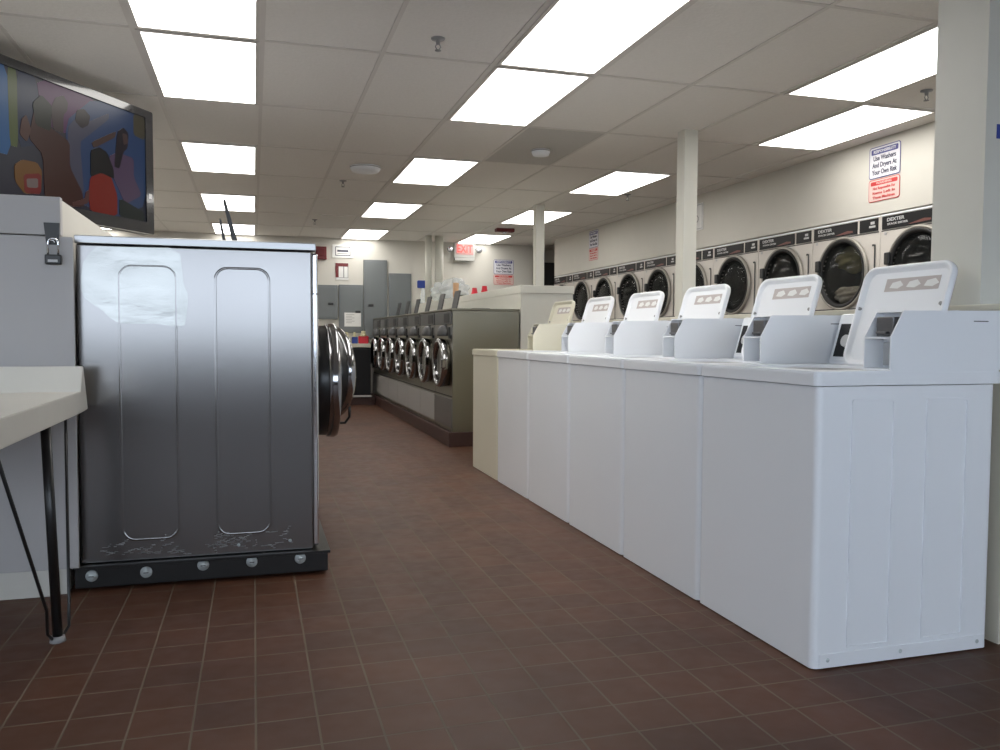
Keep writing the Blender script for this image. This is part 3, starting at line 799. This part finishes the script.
blob('yellow_logo', [(-.38, .858), (-.331, .894), (-.239, .897), (-.206, .86), (-.216, .74), (-.322, .72), (-.379, .775)], (.38, .16, .02), 8)
blob('red_logo', [(-.327, .82), (-.214, .845), (-.216, .735), (-.322, .725)], (.42, .03, .03), 9)
blob('logo_mark', [(-.31, .80), (-.235, .815), (-.235, .765), (-.305, .755)], (.45, .35, .33), 10)
blob('desk_edge', [(-.60, .83), (-.385, .79), (-.19, .745), (-.19, .69), (-.60, .69)], (.05, .05, .09), 3)
blob('pink_woman_body', [(.288, 1.039), (.356, 1.077), (.497, 1.07), (.494, .957), (.565, .856), (.419, .78), (.318, .924)], (.20, .12, .24), 6)
blob('pink_woman_hair', [(.359, 1.199), (.412, 1.236), (.455, 1.209), (.444, 1.121), (.408, 1.088), (.371, .983), (.328, .987)], (.03, .02, .035), 8)
blob('pink_woman_face', [(.40, 1.20), (.44, 1.20), (.45, 1.15), (.41, 1.13)], (.17, .10, .10), 9)
blob('dark_skirt', [(.367, .811), (.582, .756), (.60, .60), (.364, .60)], (.02, .035, .03), 7)
blob('red_dress_figure', [(.138, .891), (.219, .941), (.302, .921), (.35, .82), (.347, .674), (.14, .663), (.12, .783)], (.48, .03, .015), 9)
blob('black_hair_back', [(.142, 1.043), (.206, 1.075), (.271, 1.059), (.32, .973), (.327, .914), (.22, .93), (.138, .891)], (.018, .018, .02), 10)
blob('pointing_arm', [(.15, 1.09), (.17, 1.06), (.34, 1.16), (.35, 1.20)], (.16, .08, .06), 7)
blob('lower_arm', [(.0, .70), (.12, .74), (.13, .82), (.10, .80), (.09, .76), (.0, .725)], (.22, .08, .07), 10)
bm = bmesh.new(); cyl(bm, (-.56, .10, .45), (-.56, .10, Ht+.10), .025); box(bm, -.6, .2, .07, .10, .25, .5, bev=.005); box(bm, -.62, -.50, .06, .14, Ht+.095, CEIL-CZ-.627, bev=.002)
obj('ceiling_bracket', bm, 'black', tv)
mkbox('badge', 'ltgrey', tv, Wt/2-.045, Wt/2-.02, -.0195, -.0175, .22, .25)

# ------------------------------------------------------------------ ceiling fittings
def sprinkler(x, y, label):
    t = thing('fire_sprinkler', label, 'sprinkler', (x, y, CEIL), group='ceiling sprinklers')
    bm = bmesh.new(); lathe(bm, [(.036, 0), (.034, -.006), (.012, -.010), (.010, -.03), (0, -.03)], 'z', (0, 0, 0), 20); obj('escutcheon', bm, 'grey', t)
    bm = bmesh.new(); tube(bm, [(-.006, 0, -.028), (-.014, 0, -.042), (-.004, 0, -.058)], .003, 6); tube(bm, [(.006, 0, -.028), (.014, 0, -.042), (.004, 0, -.058)], .003, 6)
    lathe(bm, [(0, -.056), (.016, -.058), (.016, -.062), (0, -.062)], 'z', (0, 0, 0), 14); obj('head', bm, 'grey', t)
    return t
for x, y, l in ((.90, 4.13, 'nearest ceiling sprinkler, beside the big middle light panels'), (.84, 8.15, 'ceiling sprinkler just behind the white round detector'),
                (.77, 11.0, 'farthest small sprinkler over the electrical panels'), (3.9, 4.1, 'ceiling sprinkler at upper right, next to the near pillar'),
                (3.78, 8.0, 'ceiling sprinkler left of the top of the near white post'), (3.78, 11.0, 'small far ceiling sprinkler near the right wall')):
    sprinkler(x, y, l)
for x, y, r, l in ((.96, 7.42, .135, 'wide white round detector on the ceiling left of the aisle'), (2.22, 6.32, .075, 'small white smoke detector on the greyer ceiling tile')):
    bm = bmesh.new(); lathe(bm, [(r, 0), (r, -.02), (r*.85, -.045), (r*.5, -.05), (0, -.052)], 'z', (0, 0, 0), 32)
    t = thing('smoke_detector', l, 'detector', (x, y, CEIL)); obj('housing', bm, 'white', t)
    bm = bmesh.new(); lathe(bm, [(r*1.004, -.008), (r*1.012, -.010), (r*1.012, -.013), (r*1.004, -.015)], 'z', (0, 0, 0), 32); obj('vent_band', bm, 'grey', t)
t = thing('alarm_strobe', 'dark red alarm strobe on the ceiling by the far lights', 'alarm', (3.36, 11.06, CEIL))
mkbox('housing', 'darkred', t, -.13, .13, -.06, .06, -.05, 0, bev=.01)
mkbox('lamp', 'bulb', t, -.03, .03, -.045, .045, -.065, -.048, bev=.006)

# ------------------------------------------------------------------ far wall
def panel(label, x0, x1, z0, z1, latch=(.75, .45)):
    t = thing('electrical_panel', label, 'electrical panel', (x0, FARY-.045, z0), group='grey electrical panels on the far wall')
    w = x1-x0; h = z1-z0
    mkbox('enclosure', 'panelgrey', t, 0, w, 0, .044, 0, h, bev=.004)
    mkbox('door', 'panelgrey', t, .025, w-.025, -.008, 0, .03, h-.03, bev=.003)
    mkbox('latch', 'black', t, w*latch[0]-.04, w*latch[0]+.04, -.02, -.006, h*latch[1]-.018, h*latch[1]+.018, bev=.004)
    return t
panel('grey electrical panel partly hidden by the big stainless washer', .72, 1.245, CZ+.24, CZ+.765, (.8, .45))
p2 = panel('grey electrical panel with a white paper taped on it', 1.265, 1.635, CZ+.03, CZ+.775, (.78, .44))
panel('tallest grey electrical panel on the far wall', 1.645, 2.01, CZ-.05, CZ+1.17, (.3, .42))
panel('grey electrical panel right of the tallest one', 2.04, 2.395, CZ-.05, CZ+.97, (.3, .3))
t = mkbox('notice_paper', 'paper', None, 1.345, 1.60, FARY-.0555, FARY-.0535, CZ+.13, CZ+.345); tag(t, 'white paper notice taped to a grey electrical panel', 'paper')
bm = bmesh.new()
for k in range(6): box(bm, 1.37, 1.37+(.09 if k % 2 else .13), FARY-.0565, FARY-.0554, CZ+.31-.025*k, CZ+.316-.025*k)
o = obj('printed_lines', bm, 'grey', t)
t = thing('fire_alarm', 'dark red fire alarm box above the grey panels', 'alarm', (1.0, FARY, CZ+1.15))
mkbox('housing', 'darkred', t, -.08, .08, -.06, 0, 0, .2, bev=.006); mkbox('lens', 'darkred', t, -.05, .05, -.075, -.058, .06, .17, bev=.005)
t = thing('white_sign', 'small white framed sign above the red bordered chart', 'sign', (1.33, FARY, CZ+1.19))
mkbox('board', 'paper', t, -.16, .16, -.012, 0, 0, .20, bev=.002)
bm = bmesh.new(); ring_prism(bm, rrect(-.115, .115, .03, .17, .002, 1), rrect(-.105, .105, .04, .16, .002, 1), 'y', -.014, -.011); obj('frame_line', bm, 'ink', t)
mkbox('print_heading', 'ink', t, -.085, .085, -.0135, -.0118, .09, .12)
mkbox('print_line', 'grey', t, -.08, .08, -.0135, -.0118, .058, .068)
t = thing('fire_chart', 'dark red bordered chart on the far wall under the white sign', 'sign', (1.315, FARY, CZ+.85))
mkbox('board', 'paper', t, -.10, .10, -.010, 0, 0, .26, bev=.002)
bm = bmesh.new(); box(bm, -.098, .098, -.012, -.009, .205, .258); box(bm, -.098, -.05, -.012, -.009, .035, .205); obj('red_border', bm, 'darkred', t)
bm = bmesh.new(); box(bm, .02, .035, -.012, -.009, .035, .205); box(bm, .088, .098, -.012, -.009, .035, .205); box(bm, -.05, .098, -.012, -.009, .03, .037); obj('chart_lines', bm, 'grey', t)
# exit sign
t = thing('exit_sign', 'lit red EXIT sign with two emergency lamps over the far bulkhead', 'exit sign', (3.24, FARY-.12, CZ+1.24))
mkbox('housing', 'exitgrey', t, -.17, .17, 0, .05, 0, .235, bev=.006)
mkbox('face', 'exitface', t, -.145, .145, -.006, .002, .05, .225)
text('lettering', 'EXIT', .17, (0, -.0075, .137), ROT_F, 'exitglow', t, .25)
mkbox('mount', 'paper', t, -.05, .05, .05, .12, .08, .20)
mkbox('battery_box', 'exitgrey', t, -.16, .16, .0, .06, -.045, -.002, bev=.004)
for s in (-1, 1):
    bm = bmesh.new(); cyl(bm, (s*.24, .05, .14), (s*.24, -.01, .13), .035, .052, 20); cyl(bm, (s*.16, .025, .14), (s*.22, .03, .14), .012, None, 10)
    lp = obj('emergency_lamp', bm, 'grey', t)
    bm = bmesh.new(); lathe(bm, [(0, -.03), (.03, -.024), (.048, -.012)], 'y', (s*.24, 0, .13), 20); obj('lens', bm, 'bulb', lp)
# two pipes standing on the middle bulkhead
for x, r, l in ((2.52, .052, 'left of the two cream pipes rising from the middle bulkhead'), (2.68, .062, 'right of the two cream pipes rising from the middle bulkhead')):
    bm = bmesh.new(); cyl(bm, (0, 0, 0), (0, 0, CEIL-CZ-.487), r, None, 24); o = obj('vent_pipe', bm, 'post'); o.location = (x, 12.2, CZ+.487); tag(o, l, 'pipe', 'pipes at the far end')

# black vending cabinet at the end of the aisle, detergent on top
mkb = structure(mkbox('trim_5', 'base', None, 1.1, IX-.035, 12.42, 12.98, 0, .12))
t = thing('vending_cabinet', 'black front cabinet with pale counter at the aisle end', 'cabinet', (1.12, 12.38, .12))
mkbox('carcass', 'blackm', t, 0, .56, .02, .6, 0, .74, bev=.004)
mkbox('door', 'plate', t, .02, .545, .004, .022, .03, .71, bev=.003)
mkbox('bottom_rail', 'ltgrey', t, -.005, .565, -.004, .03, 0, .028, bev=.002)
mkbox('counter', 'cream', t, -.10, .555, -.03, .6, .745, .80, bev=.004)
mkbox('sticker', 'ltgrey', t, .20, .30, -.001, .005, .60, .68)
mkbox('handle', 'ltgrey', t, .16, .34, -.02, .004, .29, .305, bev=.003)
def bottle(x, m, cap, label, w=.05, h=.17):
    t = thing('detergent_bottle', label, 'bottle', (x, 12.48, .92), group='detergent bottles on the counter')
    bm = bmesh.new(); box(bm, -w, w, -.035, .035, 0, h*.6, bev=.012); obj('body', bm, m, t)
    bm = bmesh.new(); cyl(bm, (0, 0, h*.58), (0, 0, h*.78), w*.8, w*.45, 16); obj('neck', bm, cap, t)
    bm = bmesh.new(); cyl(bm, (0, 0, h*.76), (0, 0, h), w*.45, w*.4, 16); obj('cap', bm, cap, t)
bottle(1.33, 'ltgrey', 'yellowpl', 'grey bottle with pale yellow cap, leftmost on the counter', .055)
bottle(1.45, 'bluepl', 'yellowpl', 'blue detergent bottle between the grey and the red one', .045)
bottle(1.58, 'redpl', 'yellowpl', 'wide red detergent bottle at the right on the counter', .075, .19)

# things on the middle bulkhead
BZ = CZ+.4875
def cup(x, y, label):
    bm = bmesh.new(); lathe(bm, [(0, .082), (.026, .082), (.028, .078), (.040, .004), (.042, 0), (.038, 0), (.024, .075), (0, .078)], 'z', (0, 0, 0), 24)
    o = obj('plastic_cup', bm, 'redpl'); o.location = (x, y, BZ); tag(o, label, 'cup', 'red cups')
cup(2.53, 9.55, 'left one of two upturned red cups on the middle bulkhead')
cup(2.55, 9.18, 'right one of two upturned red cups on the middle bulkhead')
lp = lump('plastic_bag', 'bag', (2.68, 11.2, BZ+.145), .15, (1.2, 1.7, 1.0), 'crumpled clear plastic bag by the two pipes', 9); lp['category'] = 'plastic bag'; del lp['group']
lp = lump('plastic_bag', 'bag', (2.64, 11.85, BZ+.135), .14, (1.1, 1.3, 1.0), 'smaller clear plastic bag left of the two pipes', 5); lp['category'] = 'plastic bag'; del lp['group']
t = thing('spray_bottle', 'blue and clear spray bottle at the left end of the bulkhead clutter', 'bottle', (2.53, 12.62, BZ))
bm = bmesh.new(); cyl(bm, (0, 0, 0), (0, 0, .24), .06, .045, 20); obj('body', bm, 'bluepl2' if 'bluepl2' in M else 'bag', t)
bm = bmesh.new(); box(bm, -.10, .04, -.03, .03, .24, .36, bev=.015); obj('sprayer', bm, 'bluepl', t)
bm = bmesh.new(); cyl(bm, (0, 0, 0), (.01, .02, .2), .035, .04, 20); o = obj('cardboard_tube', bm, 'tan'); o.location = (2.55, 10.6, BZ); tag(o, 'tan cardboard tube standing behind the nearest open soap lid', 'tube')
bm = bmesh.new(); cyl(bm, (-.05, 0, .008), (.20, .25, .008), .008, None, 10); o = obj('black_rod', bm, 'black'); o.location = (2.52, 10.0, BZ); tag(o, 'thin black rod lying on the edge of the middle bulkhead', 'rod')
lp = lump('crumpled_cloth', 'dgrey', (2.62, 8.3, BZ+.012), .05, (1, 1, .28), 'small dark cloth lying on the bulkhead nearer than the cups', 12); lp['category'] = 'cloth'; del lp['group']

# small blue sticker on the near pillar
t = mkbox('blue_sticker', 'bluepl', None, 2.477, 2.62, 2.2825, 2.2845, CZ+.693, CZ+.742); tag(t, 'small blue sticker on the front of the near pillar', 'sticker')

# ------------------------------------------------------------------ light, camera, colour
w = bpy.data.worlds.new('World'); S.world = w; w.use_nodes = True
bg = w.node_tree.nodes['Background']; bg.inputs['Color'].default_value = (.75, .86, 1, 1); bg.inputs['Strength'].default_value = 6.2
al = bpy.data.lights.new('daylight_portal', 'AREA'); al.shape = 'RECTANGLE'; al.size = 8.3; al.size_y = 1.52
al.cycles.is_portal = True
ao = bpy.data.objects.new('daylight_portal', al); COL.objects.link(ao); ao.location = (.45, BY-.12, 1.66); ao.rotation_euler = (PI/2, 0, PI)

al = bpy.data.lights.new('daylight_portal', 'AREA'); al.shape = 'RECTANGLE'; al.size = 4.2; al.size_y = 1.52
al.cycles.is_portal = True
ao = bpy.data.objects.new('daylight_portal', al); COL.objects.link(ao); ao.location = (LX-.12, -1.1, 1.66); ao.rotation_euler = (PI/2, 0, -PI/2)

f = 824.0; yaw, pitch, roll = .2903, -.0477, .0052
cy, sy, cp, sp = math.cos(yaw), math.sin(yaw), math.cos(pitch), math.sin(pitch)
fw = Vector((sy*cp, cy*cp, sp)); r = Vector((cy, -sy, 0)); u = r.cross(fw)
c_, s_ = math.cos(roll), math.sin(roll)
r2 = c_*r+s_*u; u2 = -s_*r+c_*u
cam = bpy.data.cameras.new('camera'); co = bpy.data.objects.new('camera', cam); COL.objects.link(co)
cam.sensor_width = 36; cam.lens = f*36/1000; cam.clip_start = .05
co.matrix_world = Matrix(((r2.x, u2.x, -fw.x, 0), (r2.y, u2.y, -fw.y, 0), (r2.z, u2.z, -fw.z, CZ), (0, 0, 0, 1)))
S.camera = co
S.view_settings.view_transform = 'Standard'; S.view_settings.look = 'None'; S.view_settings.gamma = 1; S.view_settings.use_curve_mapping = False
S.view_settings.exposure = -.2
S.cycles.use_denoising = True
S.cycles.max_bounces = 10; S.cycles.diffuse_bounces = 5; S.cycles.glossy_bounces = 5
S.cycles.sample_clamp_indirect = 8
